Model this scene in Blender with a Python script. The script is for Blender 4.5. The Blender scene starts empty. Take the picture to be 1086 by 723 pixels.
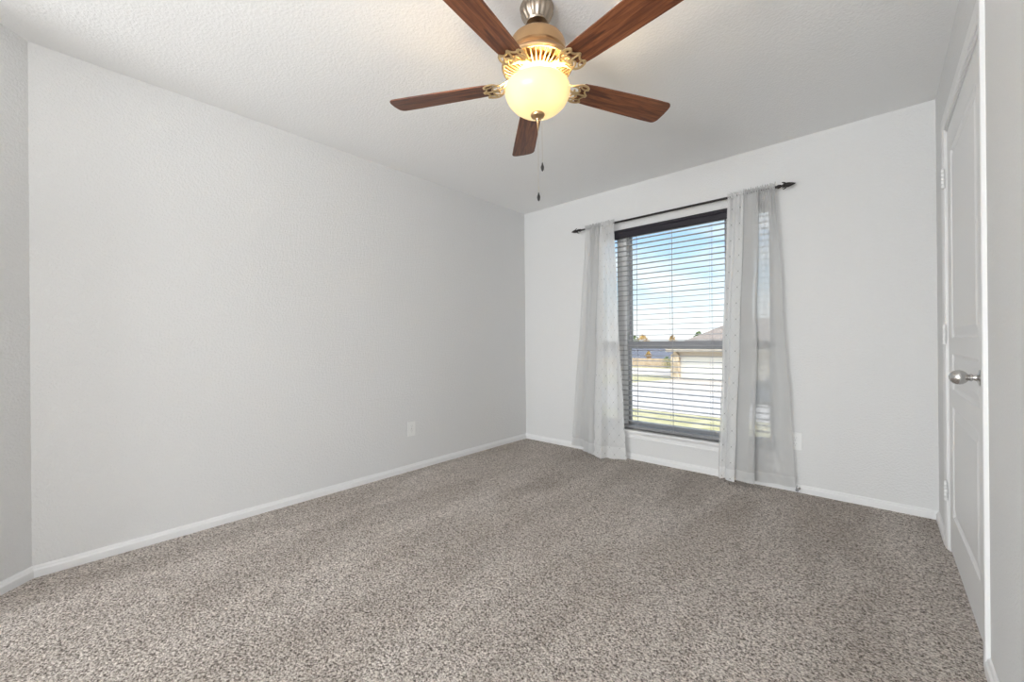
import bpy, bmesh, math, random
from mathutils import Vector, Matrix, noise
random.seed(4)
S = bpy.context.scene
COL = S.collection
PI = math.pi
R = math.radians

# ------------------------------------------------------------------ camera
EYE = Vector((0, 0, 1.0621))
YAW, PITCH, ROLL = 0.732079, 0.000657, -0.008545
fw = Vector((-math.sin(YAW) * math.cos(PITCH), math.cos(YAW) * math.cos(PITCH), math.sin(PITCH)))
rt = Vector((math.cos(YAW), math.sin(YAW), 0)); up = rt.cross(fw)
rt2 = rt * math.cos(ROLL) + up * math.sin(ROLL); up2 = -rt * math.sin(ROLL) + up * math.cos(ROLL)
cd = bpy.data.cameras.new('camera'); cam = bpy.data.objects.new('camera', cd); COL.objects.link(cam)
M4 = Matrix((rt2, up2, -fw)).transposed().to_4x4(); M4.translation = EYE
cam.matrix_world = M4
cd.sensor_width = 36; cd.lens = 432.82 / 1086 * 36; cd.clip_start = 0.02; cd.clip_end = 500
S.camera = cam

# ------------------------------------------------------------------ view, sky, sun
S.view_settings.view_transform = 'Standard'; S.view_settings.look = 'None'
S.view_settings.gamma = 1; S.view_settings.use_curve_mapping = False
S.view_settings.exposure = 1.10
SKY = 0.62
w = bpy.data.worlds.new('world'); S.world = w; w.use_nodes = True
wn = w.node_tree.nodes; wl = w.node_tree.links; wn.clear()
wo = wn.new('ShaderNodeOutputWorld'); wb = wn.new('ShaderNodeBackground'); wl.new(wb.outputs[0], wo.inputs[0])
tc = wn.new('ShaderNodeTexCoord'); sp = wn.new('ShaderNodeSeparateXYZ'); wl.new(tc.outputs['Generated'], sp.inputs[0])
rp = wn.new('ShaderNodeValToRGB'); wl.new(sp.outputs['Z'], rp.inputs[0])
for e, (pos, c) in zip([rp.color_ramp.elements[0], rp.color_ramp.elements[1]] + [rp.color_ramp.elements.new(.5)] * 0, [(0, (1.0, 1.0, 1.0, 1)), (1, (.74, .82, .93, 1))]):
    e.position = pos; e.color = c
for pos, c in ((.04, (.90, .97, 1.0, 1)), (.13, (.62, .83, 1.0, 1)), (.27, (.36, .60, .95, 1))):
    e = rp.color_ramp.elements.new(pos); e.color = c
mp = wn.new('ShaderNodeMapping'); mp.inputs['Scale'].default_value = (1.6, 1.6, 6); wl.new(tc.outputs['Generated'], mp.inputs[0])
nz = wn.new('ShaderNodeTexNoise'); nz.inputs['Scale'].default_value = 2.6; nz.inputs['Detail'].default_value = 6; wl.new(mp.outputs[0], nz.inputs['Vector'])
cr = wn.new('ShaderNodeValToRGB'); cr.color_ramp.elements[0].position = .42; cr.color_ramp.elements[1].position = .68; wl.new(nz.outputs['Fac'], cr.inputs[0])
mx = wn.new('ShaderNodeMixRGB'); mx.inputs[2].default_value = (1, 1, 1, 1)
wl.new(cr.outputs[0], mx.inputs[0]); wl.new(rp.outputs[0], mx.inputs[1]); wl.new(mx.outputs[0], wb.inputs[0])
mr = wn.new('ShaderNodeMapRange'); mr.interpolation_type = 'SMOOTHSTEP'      # unseen upper sky boosted to push more light through the windows
mr.inputs['From Min'].default_value = .34; mr.inputs['From Max'].default_value = .75; mr.inputs['To Min'].default_value = SKY; mr.inputs['To Max'].default_value = SKY * 3.6
wl.new(sp.outputs['Z'], mr.inputs['Value']); wl.new(mr.outputs[0], wb.inputs[1])
sd = bpy.data.lights.new('sun', 'SUN'); sd.energy = 1.5; sd.angle = R(.6); sd.color = (1, .95, .86)
so = bpy.data.objects.new('sun', sd); COL.objects.link(so)
so.rotation_euler = Vector((-.85, .42, -.70)).to_track_quat('-Z', 'Y').to_euler()
# added fill light from behind the camera, with no known source there:
# an uplight lamp and an area lamp at a made-up window, built below

# ------------------------------------------------------------------ helpers
def tag(o, label=None, cat=None, group=None, kind=None):
    if label: o['label'] = label
    if cat: o['category'] = cat
    if group: o['group'] = group
    if kind: o['kind'] = kind
    return o

def empty(name, loc=(0, 0, 0), rz=0):
    o = bpy.data.objects.new(name, None); COL.objects.link(o)
    o.location = loc; o.rotation_euler = (0, 0, rz); o.empty_display_size = .05
    return o

def obj(name, bm, mat, parent=None, smooth=None, loc=None, rot=None):
    bmesh.ops.recalc_face_normals(bm, faces=bm.faces[:])
    me = bpy.data.meshes.new(name); bm.to_mesh(me); bm.free()
    for m in (mat if isinstance(mat, (list, tuple)) else [mat]): me.materials.append(m)
    if smooth is not None:
        me.polygons.foreach_set('use_smooth', [True] * len(me.polygons))
        me.set_sharp_from_angle(angle=R(smooth))
    o = bpy.data.objects.new(name, me); COL.objects.link(o)
    if parent: o.parent = parent
    if loc: o.location = loc
    if rot: o.rotation_euler = rot
    return o

def B(): return bmesh.new()

def box(bm, x0, x1, y0, y1, z0, z1, bev=0, mi=0, mat=None):
    vs = [bm.verts.new((x, y, z)) for x in (x0, x1) for y in (y0, y1) for z in (z0, z1)]
    fs = [bm.faces.new([vs[i] for i in q]) for q in ((0, 1, 3, 2), (4, 6, 7, 5), (0, 4, 5, 1), (2, 3, 7, 6), (0, 2, 6, 4), (1, 5, 7, 3))]
    for f in fs: f.material_index = mi
    if mat is not None:
        for v in vs: v.co = mat @ v.co
    if bev:
        es = list({e for f in fs for e in f.edges})
        bmesh.ops.bevel(bm, geom=es, offset=bev, segments=2, affect='EDGES', profile=.5)

def lathe(bm, prof, n=48, mat=None, mi=0):
    rings = []
    for r, z in prof:
        if r < 1e-6:
            v = bm.verts.new((0, 0, z)); rings.append([v])
        else: rings.append([bm.verts.new((r * math.cos(2 * PI * k / n), r * math.sin(2 * PI * k / n), z)) for k in range(n)])
    for a, b in zip(rings, rings[1:]):
        for k in range(n):
            k2 = (k + 1) % n
            if len(a) == 1 and len(b) == 1: continue
            if len(a) == 1: f = [a[0], b[k], b[k2]]
            elif len(b) == 1: f = [a[k], a[k2], b[0]]
            else: f = [a[k], a[k2], b[k2], b[k]]
            fc = bm.faces.new(f); fc.material_index = mi
    if mat is not None:
        for ring in rings:
            for v in ring: v.co = mat @ v.co

def smooth_path(pts, sub=6):
    P = [Vector(p) for p in pts]; out = []
    for i in range(len(P) - 1):
        p0 = P[max(i - 1, 0)]; p1 = P[i]; p2 = P[i + 1]; p3 = P[min(i + 2, len(P) - 1)]
        for k in range(sub):
            t = k / sub
            out.append(.5 * ((2 * p1) + (p2 - p0) * t + (2 * p0 - 5 * p1 + 4 * p2 - p3) * t * t + (3 * p1 - p0 - 3 * p2 + p3) * t ** 3))
    out.append(P[-1]); return out

def tube(bm, pts, rad, n=8, closed=False, flat=1.0):
    pts = [Vector(p) for p in pts]; N = len(pts); rings = []
    ref = Vector((0, 0, 1)); nrm = None
    for i, p in enumerate(pts):
        a = pts[(i - 1) % N] if (closed or i > 0) else p
        b = pts[(i + 1) % N] if (closed or i < N - 1) else p
        t = (b - a).normalized()
        u = ref.cross(t)
        if u.length < 1e-3: u = Vector((1, 0, 0)).cross(t)
        u.normalize(); v = t.cross(u)
        r = rad[i] if isinstance(rad, (list, tuple)) else rad
        rings.append([bm.verts.new(p + u * r * math.cos(2 * PI * k / n) + v * r * flat * math.sin(2 * PI * k / n)) for k in range(n)])
    for i in range(N if closed else N - 1):
        a, b = rings[i], rings[(i + 1) % N]
        for k in range(n): bm.faces.new([a[k], a[(k + 1) % n], b[(k + 1) % n], b[k]])
    if not closed:
        bm.faces.new(rings[0][::-1]); bm.faces.new(rings[-1])

def prism(bm, poly, axis, a0, a1):
    """poly of 2-D points extruded along an axis; axis x: (y,z), y: (x,z), z: (x,y)"""
    def P(p, a): return {'x': (a, p[0], p[1]), 'y': (p[0], a, p[1]), 'z': (p[0], p[1], a)}[axis]
    A = [bm.verts.new(P(p, a0)) for p in poly]; C = [bm.verts.new(P(p, a1)) for p in poly]
    bm.faces.new(A); bm.faces.new(C[::-1]); n = len(poly)
    for i in range(n): bm.faces.new([A[i], A[(i + 1) % n], C[(i + 1) % n], C[i]])

def sweep(bm, path, prof, closed=False):
    """moulding: prof = (out, z) points, swept along horizontal path of (x, y); out is to the LEFT of travel, mitred"""
    P = [Vector((p[0], p[1])) for p in path]; n = len(P); rings = []
    for i in range(n):
        def nrm(a, b): d = (b - a).normalized(); return Vector((-d.y, d.x))
        if i == 0: m = nrm(P[0], P[1])
        elif i == n - 1: m = nrm(P[-2], P[-1])
        else:
            n1 = nrm(P[i - 1], P[i]); n2 = nrm(P[i], P[i + 1]); m = (n1 + n2); m = m / (m.length_squared / 2)
        rings.append([bm.verts.new((P[i].x + m.x * o, P[i].y + m.y * o, z)) for o, z in prof])
    k = len(prof)
    for a, b in zip(rings, rings[1:]):
        for j in range(k): bm.faces.new([a[j], a[(j + 1) % k], b[(j + 1) % k], b[j]])
    bm.faces.new(rings[0]); bm.faces.new(rings[-1][::-1])

# ------------------------------------------------------------------ materials
def mat(name, col, rough=.6, metal=0, spec=.5):
    m = bpy.data.materials.new(name); m.use_nodes = True
    b = m.node_tree.nodes['Principled BSDF']
    b.inputs['Base Color'].default_value = (*col, 1); b.inputs['Roughness'].default_value = rough
    b.inputs['Metallic'].default_value = metal; b.inputs['Specular IOR Level'].default_value = spec
    return m
def N(m, t, **kw):
    n = m.node_tree.nodes.new(t)
    for k, v in kw.items():
        if k in n.inputs: n.inputs[k].default_value = v
        else: setattr(n, k, v)
    return n
def Lk(m, a, b): m.node_tree.links.new(a, b)
def bsdf(m): return m.node_tree.nodes['Principled BSDF']
def objco(m, scale=(1, 1, 1), src='Object'):
    t = N(m, 'ShaderNodeTexCoord'); p = N(m, 'ShaderNodeMapping'); p.inputs['Scale'].default_value = scale
    Lk(m, t.outputs[src], p.inputs['Vector']); return p.outputs['Vector']
def ramp(m, fac, stops):
    r = N(m, 'ShaderNodeValToRGB'); Lk(m, fac, r.inputs[0]); el = r.color_ramp.elements
    el[0].position, el[0].color = stops[0][0], (*stops[0][1], 1); el[1].position, el[1].color = stops[-1][0], (*stops[-1][1], 1)
    for p, c in stops[1:-1]:
        e = el.new(p); e.color = (*c, 1)
    return r.outputs['Color']
def add_bump(m, height, strength=.3, dist=.002):
    b = N(m, 'ShaderNodeBump'); b.inputs['Strength'].default_value = strength; b.inputs['Distance'].default_value = dist
    Lk(m, height, b.inputs['Height']); Lk(m, b.outputs[0], bsdf(m).inputs['Normal'])

def plaster(name, col, strength, scale=95):
    m = mat(name, col, .75, 0, .25); v = objco(m)
    n = N(m, 'ShaderNodeTexNoise', Scale=float(scale), Detail=3.0, Roughness=.55); Lk(m, v, n.inputs['Vector'])
    r = ramp(m, n.outputs['Fac'], [(.40, (0, 0, 0)), (.62, (1, 1, 1))])
    add_bump(m, r, strength, .0016)
    return m
m_wall = plaster('wall_paint', (.80, .80, .797), .65)
m_ceil = plaster('ceiling_paint', (.91, .91, .905), .45, 80)
m_trim = mat('trim_paint', (.87, .87, .87), .38)
m_door = mat('door_paint', (.88, .88, .88), .4)
v = objco(m_door, (60, 60, 5)); n_ = N(m_door, 'ShaderNodeTexNoise', Scale=3.0, Detail=5.0); Lk(m_door, v, n_.inputs['Vector']); add_bump(m_door, n_.outputs['Fac'], .12, .001)
m_vinyl = mat('window_vinyl', (.78, .77, .77), .4)
m_sash = mat('sash_vinyl', (.34, .345, .365), .4)
m_dark = mat('dark_valance', (.016, .013, .022), .35)
m_bottom = mat('blind_bottom_rail', (.26, .26, .27), .45)
m_slat = mat('blind_slat', (.46, .455, .46), .5)
m_cord = mat('cord', (.45, .45, .47), .8)
m_rod = mat('rod_bronze', (.035, .030, .030), .4, .6)
m_plate = mat('plate_plastic', (.90, .90, .89), .3)
m_slot = mat('plate_slot', (.55, .55, .55), .5)
m_rubber = mat('stop_rubber', (.30, .30, .31), .6)
m_nickel = mat('satin_nickel', (.62, .61, .60), .24, 1)
m_steel = mat('canopy_metal', (.40, .34, .28), .3, 1)
m_brass = mat('antique_brass', (.58, .38, .21), .36, 1)
m_iron = mat('bracket_brass', (.64, .49, .28), .42, .85)
m_fob = mat('fob_black', (.02, .018, .018), .3)
m_chain = mat('chain_metal', (.75, .70, .62), .35, .8)

# carpet
m_carpet = mat('carpet_pile', (.4, .36, .33), .98, 0, .1)
v = objco(m_carpet)
n1 = N(m_carpet, 'ShaderNodeTexNoise', Scale=150.0, Detail=3.0, Roughness=.7); Lk(m_carpet, v, n1.inputs['Vector'])
c1 = ramp(m_carpet, n1.outputs['Fac'], [(.34, (.045, .035, .028)), (.44, (.37, .325, .288)), (.54, (.66, .60, .55)), (.68, (.92, .86, .80))])
n2 = N(m_carpet, 'ShaderNodeTexNoise', Scale=1.5, Detail=4.0, Roughness=.62, Distortion=.6)
mpn = N(m_carpet, 'ShaderNodeMapping'); mpn.inputs['Scale'].default_value = (1.7, .8, 1); mpn.inputs['Rotation'].default_value = (0, 0, R(-18))
Lk(m_carpet, v, mpn.inputs['Vector']); Lk(m_carpet, mpn.outputs[0], n2.inputs['Vector'])
c2 = ramp(m_carpet, n2.outputs['Fac'], [(.34, (.93, .915, .90)), (.46, (1.02, 1.01, 1.0)), (.54, (1.07, 1.065, 1.06)), (.66, (1.13, 1.13, 1.13))])
n3 = N(m_carpet, 'ShaderNodeTexNoise', Scale=1.0, Detail=3.0, Distortion=.25); mp3 = N(m_carpet, 'ShaderNodeMapping'); mp3.inputs['Scale'].default_value = (3.6, .55, 1); mp3.inputs['Rotation'].default_value = (0, 0, R(8))
Lk(m_carpet, v, mp3.inputs['Vector']); Lk(m_carpet, mp3.outputs[0], n3.inputs['Vector'])
c3 = ramp(m_carpet, n3.outputs['Fac'], [(.44, (.93, .925, .92)), (.50, (1, 1, 1)), (.56, (1.06, 1.06, 1.065))])
m3 = N(m_carpet, 'ShaderNodeMixRGB', blend_type='MULTIPLY'); m3.inputs[0].default_value = 1; Lk(m_carpet, c2, m3.inputs[1]); Lk(m_carpet, c3, m3.inputs[2]); c2 = m3.outputs[0]
mm = N(m_carpet, 'ShaderNodeMixRGB', blend_type='MULTIPLY'); mm.inputs[0].default_value = 1
Lk(m_carpet, c1, mm.inputs[1]); Lk(m_carpet, c2, mm.inputs[2]); Lk(m_carpet, mm.outputs[0], bsdf(m_carpet).inputs['Base Color'])
vo = N(m_carpet, 'ShaderNodeTexVoronoi', Scale=110.0); Lk(m_carpet, v, vo.inputs['Vector'])
ad = N(m_carpet, 'ShaderNodeMath', operation='SUBTRACT'); Lk(m_carpet, n1.outputs['Fac'], ad.inputs[0]); Lk(m_carpet, vo.outputs['Distance'], ad.inputs[1])
add_bump(m_carpet, ad.outputs[0], .9, .008)

# fan wood
m_wood = mat('walnut_blade', (.16, .05, .025), .42)
v = objco(m_wood, (1.6, 22, 22))
n1 = N(m_wood, 'ShaderNodeTexNoise', Scale=2.6, Detail=7.0, Roughness=.6, Distortion=1.2); Lk(m_wood, v, n1.inputs['Vector'])
Lk(m_wood, ramp(m_wood, n1.outputs['Fac'], [(.30, (.055, .018, .010)), (.45, (.14, .043, .018)), (.55, (.22, .074, .028)), (.72, (.33, .125, .050))]), bsdf(m_wood).inputs['Base Color'])

# lamp glass
m_bowl = bpy.data.materials.new('alabaster_glass'); m_bowl.use_nodes = True
b = bsdf(m_bowl); b.inputs['Base Color'].default_value = (.50, .45, .30, 1); b.inputs['Roughness'].default_value = .25
v = objco(m_bowl); nb = N(m_bowl, 'ShaderNodeTexNoise', Scale=7.0, Detail=3.0, Distortion=1.0); Lk(m_bowl, v, nb.inputs['Vector'])
Lk(m_bowl, ramp(m_bowl, nb.outputs['Fac'], [(.35, (1.0, .84, .50)), (.65, (1.0, .90, .64))]), b.inputs['Emission Color'])
b.inputs['Emission Strength'].default_value = .14
tl_ = N(m_bowl, 'ShaderNodeBsdfTranslucent'); tl_.inputs[0].default_value = (.80, .66, .34, 1); mb = N(m_bowl, 'ShaderNodeMixShader'); mb.inputs[0].default_value = .035
Lk(m_bowl, b.outputs[0], mb.inputs[1]); Lk(m_bowl, tl_.outputs[0], mb.inputs[2]); Lk(m_bowl, mb.outputs[0], m_bowl.node_tree.nodes['Material Output'].inputs[0])

def fabric(name, col, transp, trans, dots=False):
    m = bpy.data.materials.new(name); m.use_nodes = True; nt = m.node_tree; pr = bsdf(m)
    pr.inputs['Base Color'].default_value = (*col, 1); pr.inputs['Roughness'].default_value = .9
    tl = N(m, 'ShaderNodeBsdfTranslucent'); tl.inputs[0].default_value = (*col, 1)
    tr = N(m, 'ShaderNodeBsdfTransparent')
    m1 = N(m, 'ShaderNodeMixShader'); m1.inputs[0].default_value = trans
    m2 = N(m, 'ShaderNodeMixShader'); m2.inputs[0].default_value = transp
    Lk(m, pr.outputs[0], m1.inputs[1]); Lk(m, tl.outputs[0], m1.inputs[2])
    Lk(m, m1.outputs[0], m2.inputs[1]); Lk(m, tr.outputs[0], m2.inputs[2])
    Lk(m, m2.outputs[0], nt.nodes['Material Output'].inputs[0])
    uv = N(m, 'ShaderNodeTexCoord')
    # doubled cloth in the turned-up hem lets less light through
    sh = N(m, 'ShaderNodeSeparateXYZ'); Lk(m, uv.outputs['UV'], sh.inputs[0])
    hm = N(m, 'ShaderNodeMath', operation='GREATER_THAN'); hm.inputs[1].default_value = .125; Lk(m, sh.outputs[1], hm.inputs[0])
    hf = N(m, 'ShaderNodeMath', operation='MULTIPLY_ADD'); hf.inputs[1].default_value = transp * .75; hf.inputs[2].default_value = transp * .25
    Lk(m, hm.outputs[0], hf.inputs[0]); Lk(m, hf.outputs[0], m2.inputs[0])
    wv = N(m, 'ShaderNodeTexNoise', Scale=300.0, Detail=1.0); Lk(m, uv.outputs['UV'], wv.inputs['Vector'])
    add_bump(m, wv.outputs['Fac'], .15, .0006)
    if dots:
        # embroidered diamond lattice: fine pale lines with small dark eyelets at the crossings
        sx = N(m, 'ShaderNodeSeparateXYZ'); Lk(m, uv.outputs['UV'], sx.inputs[0])
        def M(op, a, b=None, c=None):
            n = N(m, 'ShaderNodeMath', operation=op)
            for i, q in enumerate((a, b, c)):
                if q is None: continue
                if isinstance(q, (int, float)): n.inputs[i].default_value = q
                else: Lk(m, q, n.inputs[i])
            return n.outputs[0]
        px, pz = .095, .115
        A = M('MULTIPLY', sx.outputs[0], 1 / px); Cc = M('MULTIPLY', sx.outputs[1], 1 / pz)
        s1 = M('PINGPONG', M('ADD', A, Cc), .5); s2 = M('PINGPONG', M('SUBTRACT', A, Cc), .5)
        l1 = M('LESS_THAN', s1, .018); l2 = M('LESS_THAN', s2, .018)
        ln = M('MAXIMUM', l1, l2)
        dot = M('MULTIPLY', M('LESS_THAN', s1, .042), M('LESS_THAN', s2, .042))
        mc = N(m, 'ShaderNodeMixRGB'); mc.inputs[1].default_value = (*col, 1); mc.inputs[2].default_value = (col[0] * .86, col[1] * .86, col[2] * .85, 1); Lk(m, ln, mc.inputs[0])
        md = N(m, 'ShaderNodeMixRGB'); md.inputs[2].default_value = (.16, .15, .15, 1); Lk(m, mc.outputs[0], md.inputs[1]); Lk(m, dot, md.inputs[0])
        Lk(m, md.outputs[0], pr.inputs['Base Color'])
    return m
m_sheerw = fabric('white_embroidered_voile', (.95, .95, .945), .16, .36, True)
m_sheerg = fabric('grey_voile', (.78, .78, .775), .26, .36)

m_glass = bpy.data.materials.new('window_glass'); m_glass.use_nodes = True
nt = m_glass.node_tree; nt.nodes.remove(bsdf(m_glass))
tr = N(m_glass, 'ShaderNodeBsdfTransparent'); gl = N(m_glass, 'ShaderNodeBsdfGlossy'); gl.inputs['Roughness'].default_value = .02
tr.inputs[0].default_value = (.96, .98, .98, 1)
fr = N(m_glass, 'ShaderNodeFresnel'); fr.inputs[0].default_value = 1.25; ms = N(m_glass, 'ShaderNodeMixShader')
Lk(m_glass, fr.outputs[0], ms.inputs[0]); Lk(m_glass, tr.outputs[0], ms.inputs[1]); Lk(m_glass, gl.outputs[0], ms.inputs[2]); Lk(m_glass, ms.outputs[0], nt.nodes['Material Output'].inputs[0])

def speckle(name, c0, c1, scale, rough=.9):
    m = mat(name, c0, rough, 0, .2); v = objco(m); n = N(m, 'ShaderNodeTexNoise', Scale=float(scale), Detail=5.0); Lk(m, v, n.inputs['Vector'])
    Lk(m, ramp(m, n.outputs['Fac'], [(.35, c0), (.65, c1)]), bsdf(m).inputs['Base Color']); return m
m_grass = speckle('dry_lawn', (.25, .22, .11), (.36, .31, .19), 1.5)
m_concrete = speckle('concrete', (.35, .295, .25), (.40, .345, .30), .6)
m_asphalt = speckle('pale_street', (.34, .30, .28), (.38, .34, .315), .5)
m_stone = speckle('tan_stone', (.44, .33, .22), (.68, .55, .40), 4)
m_siding = speckle('cream_siding', (.52, .45, .37), (.56, .49, .41), 2)
m_gdoor = mat('garage_door_paint', (.80, .75, .66), .6)
m_roofb = speckle('brown_shingle', (.17, .135, .115), (.24, .19, .16), 6)
m_roofg = speckle('grey_shingle', (.08, .08, .095), (.12, .12, .14), 5)
m_fence = speckle('cedar_fence', (.50, .36, .24), (.62, .47, .33), 2)
m_leafo = speckle('autumn_leaves', (.38, .20, .06), (.50, .34, .10), 3)
m_leafg = speckle('green_leaves', (.10, .15, .05), (.22, .27, .09), 3)
m_bark = mat('bark', (.14, .09, .06), .9)
m_carp = mat('car_paint', (.05, .08, .13), .25, .5); m_tyre = mat('tyre', (.02, .02, .02), .8); m_cglass = mat('car_glass', (.03, .04, .05), .08)

# ------------------------------------------------------------------ room shell
XL, XR, YB, YL, ZC, T = -2.8594, 0.2532, 3.3995, -0.0841, 2.44, .14
XN, YN, YR = -2.44, YL - (XL * -1 - 2.44), -4.2         # foot of the angled wall, rear wall
FZ = .01
def struct(name, bm, m, parent=None, **k):
    o = obj(name, bm, m, parent, **k)
    if parent is None: o['kind'] = 'structure'
    return o

bm = B(); box(bm, XL - T, XR + T, YR - T, YB + T, -.15, FZ); struct('floor', bm, m_carpet)
bm = B(); box(bm, XL - T, XR + T, YR - T, YB + T, ZC, ZC + .12); struct('ceiling', bm, m_ceil)
bm = B(); box(bm, XL - T, XL, YL, YB + T, FZ, ZC); struct('wall_left', bm, m_wall)
bm = B(); prism(bm, [(XL, YL), (XN, YN), (XN - T, YN - .06), (XL - T, YL - .06)], 'z', FZ, ZC); struct('wall_corner', bm, m_wall)
bm = B(); box(bm, XN - T, XN, YR, YN, FZ, ZC); struct('wall_side', bm, m_wall)
bm = B(); box(bm, XN - T, -2.25, YR - T, YR, FZ, ZC); box(bm, .05, XR + T, YR - T, YR, FZ, ZC)
box(bm, -2.25, .05, YR - T, YR, FZ, .30); box(bm, -2.25, .05, YR - T, YR, 2.15, ZC); struct('wall_rear', bm, m_wall)
# back wall with the wide window opening
WX0, WX1, WZ0, WZ1 = -2.040, -.540, .262, 2.060
bm = B()
box(bm, XL, WX0, YB, YB + T, FZ, ZC); box(bm, WX1, XR + T, YB, YB + T, FZ, ZC)
box(bm, WX0, WX1, YB, YB + T, FZ, WZ0); box(bm, WX0, WX1, YB, YB + T, WZ1, ZC)
struct('wall_back', bm, m_wall)
# right wall with the door opening
DY0, DY1, DZ = 2.000, 2.945, 2.090
bm = B()
box(bm, XR, XR + T, YR, DY0, FZ, ZC); box(bm, XR, XR + T, DY1, YB, FZ, ZC); box(bm, XR, XR + T, DY0, DY1, DZ, ZC)
struct('wall_right', bm, m_wall)

# baseboards
BP = [(0, FZ), (.0135, FZ), (.0135, .042), (.011, .046), (.008, .049), (.0075, .054), (.004, .060), (0, .062)]
bm = B(); sweep(bm, [(XR, YB), (XL, YB)], BP); struct('baseboard_back', bm, m_trim)
bm = B(); sweep(bm, [(XL, YB), (XL, YL)], BP); struct('baseboard_left', bm, m_trim)
bm = B(); sweep(bm, [(XL, YL), (XN, YN), (XN, YR), (XR, YR)], BP); struct('baseboard_corner', bm, m_trim)
bm = B(); sweep(bm, [(XR, DY1 + .062), (XR, YB)], BP); sweep(bm, [(XR, YR), (XR, DY0 - .062)], BP); struct('baseboard_right', bm, m_trim)

# ------------------------------------------------------------------ door
door = tag(empty('door_1', (XR, (DY0 + DY1) / 2, FZ)), 'white panelled interior door in its casing at the right edge of the room', 'door', kind='structure')
def dpart(name, bm, m, parent=door, **k):
    o = obj(name, bm, m, None, **k)
    if parent is door:
        o.parent = door; o.matrix_parent_inverse = Matrix.Translation(door.location).inverted()
    else:
        o.parent = parent; o.matrix_parent_inverse = parent_world_inv(parent)
    return o
def parent_world_inv(p):
    # parents here carry either an identity or a pure translation in world space
    t = Vector((0, 0, 0)); q = p
    return Matrix.Identity(4) if p.type == 'MESH' else Matrix.Translation(p.location).inverted()
# casing: stepped moulding round the opening, mitred
def casing(bm):
    CW = .060; prof = [(0, 0), (0, .006), (.012, .0075), (.018, .0105), (.046, .012), (.057, .012), (CW, .010), (CW, 0)]
    path = [(DY0, FZ, -1, 0), (DY0, DZ, -1, 1), (DY1, DZ, 1, 1), (DY1, FZ, 1, 0)]
    rings = []
    for y, z, sy, sz in path:
        rings.append([bm.verts.new((XR - t, y + sy * wd, z + sz * wd)) for wd, t in prof])
    k = len(prof)
    for a, b_ in zip(rings, rings[1:]):
        for j in range(k): bm.faces.new([a[j], a[(j + 1) % k], b_[(j + 1) % k], b_[j]])
    bm.faces.new(rings[0]); bm.faces.new(rings[-1][::-1])
bm = B(); casing(bm); dpart('door_casing', bm, m_trim)
bm = B()
box(bm, XR - .001, XR + T, DY0, DY0 + .014, FZ, DZ); box(bm, XR - .001, XR + T, DY1 - .014, DY1, FZ, DZ); box(bm, XR - .001, XR + T, DY0, DY1, DZ - .014, DZ)
box(bm, XR + .045, XR + .06, DY0 + .014, DY0 + .026, FZ, DZ - .014); box(bm, XR + .045, XR + .06, DY1 - .026, DY1 - .014, FZ, DZ - .014)
box(bm, XR + .045, XR + .06, DY0 + .014, DY1 - .014, DZ - .026, DZ - .014)
dpart('door_jamb', bm, m_trim)
# leaf with three raised panels
LY0, LY1, LZ0, LZ1 = DY0 + .0165, DY1 - .0165, .028, DZ - .0160
LX = XR + .003
def leaf_mesh(bm, panels):
    ys = sorted({LY0, LY1} | {p[0] for p in panels} | {p[1] for p in panels}); zs = sorted({LZ0, LZ1} | {p[2] for p in panels} | {p[3] for p in panels})
    cache = {}
    def V(x, y, z):
        k = (round(x, 5), round(y, 5), round(z, 5))
        if k not in cache: cache[k] = bm.verts.new((x, y, z))
        return cache[k]
    for y0, y1 in zip(ys, ys[1:]):
        for z0, z1 in zip(zs, zs[1:]):
            if any(p[0] <= y0 and y1 <= p[1] and p[2] <= z0 and z1 <= p[3] for p in panels): continue
            bm.faces.new([V(LX, y0, z0), V(LX, y1, z0), V(LX, y1, z1), V(LX, y0, z1)])
    for p in panels:
        loops = []
        for ins, dep in ((0, 0), (.004, .004), (.013, .008), (.018, .008), (.045, .0015), (.049, .0005)):
            ins_ = min(ins, (p[3] - p[2]) * .45)
            loops.append([V(LX + dep, p[0] + ins_, p[2] + ins_), V(LX + dep, p[1] - ins_, p[2] + ins_), V(LX + dep, p[1] - ins_, p[3] - ins_), V(LX + dep, p[0] + ins_, p[3] - ins_)])
        for a, b_ in zip(loops, loops[1:]):
            for k in range(4): bm.faces.new([a[k], a[(k + 1) % 4], b_[(k + 1) % 4], b_[k]])
        bm.faces.new(loops[-1])
    c = [V(LX, LY0, LZ0), V(LX, LY1, LZ0), V(LX, LY1, LZ1), V(LX, LY0, LZ1)]
    d = [V(LX + .035, LY0, LZ0), V(LX + .035, LY1, LZ0), V(LX + .035, LY1, LZ1), V(LX + .035, LY0, LZ1)]
    bm.faces.new(d)
    for k in range(4): bm.faces.new([c[k], c[(k + 1) % 4], d[(k + 1) % 4], d[k]])
bm = B(); leaf_mesh(bm, [(LY0 + .115, LY1 - .115, .215, .735), (LY0 + .115, LY1 - .115, .815, .985), (LY0 + .115, LY1 - .115, 1.060, 1.945)])
leaf = dpart('door_leaf', bm, m_door)
for zc in (1.848, 1.075, .303):
    bm = B(); box(bm, XR - .0135, XR - .010, DY1 - .012, DY1 + .016, zc - .047, zc + .047, .001)
    hx = XR - .012
    for k in range(5): lathe(bm, [(0, -.0085), (.006, -.0085), (.0068, -.007), (.0068, .007), (.006, .0085), (0, .0085)], 14, Matrix.Translation((hx, DY1 - .010, zc - .0376 + k * .0188)))
    lathe(bm, [(0, 0), (.005, .002), (.004, .006), (0, .007)], 12, Matrix.Translation((hx, DY1 - .010, zc + .046)))
    dpart('hinge', bm, m_plate, smooth=40)
KY, KZ = LY0 + .060, .925
rot = Matrix.Translation((LX, KY, KZ)) @ Matrix.Rotation(-PI / 2, 4, 'Y') @ Matrix.Diagonal((.87, .87, .76, 1))
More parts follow.
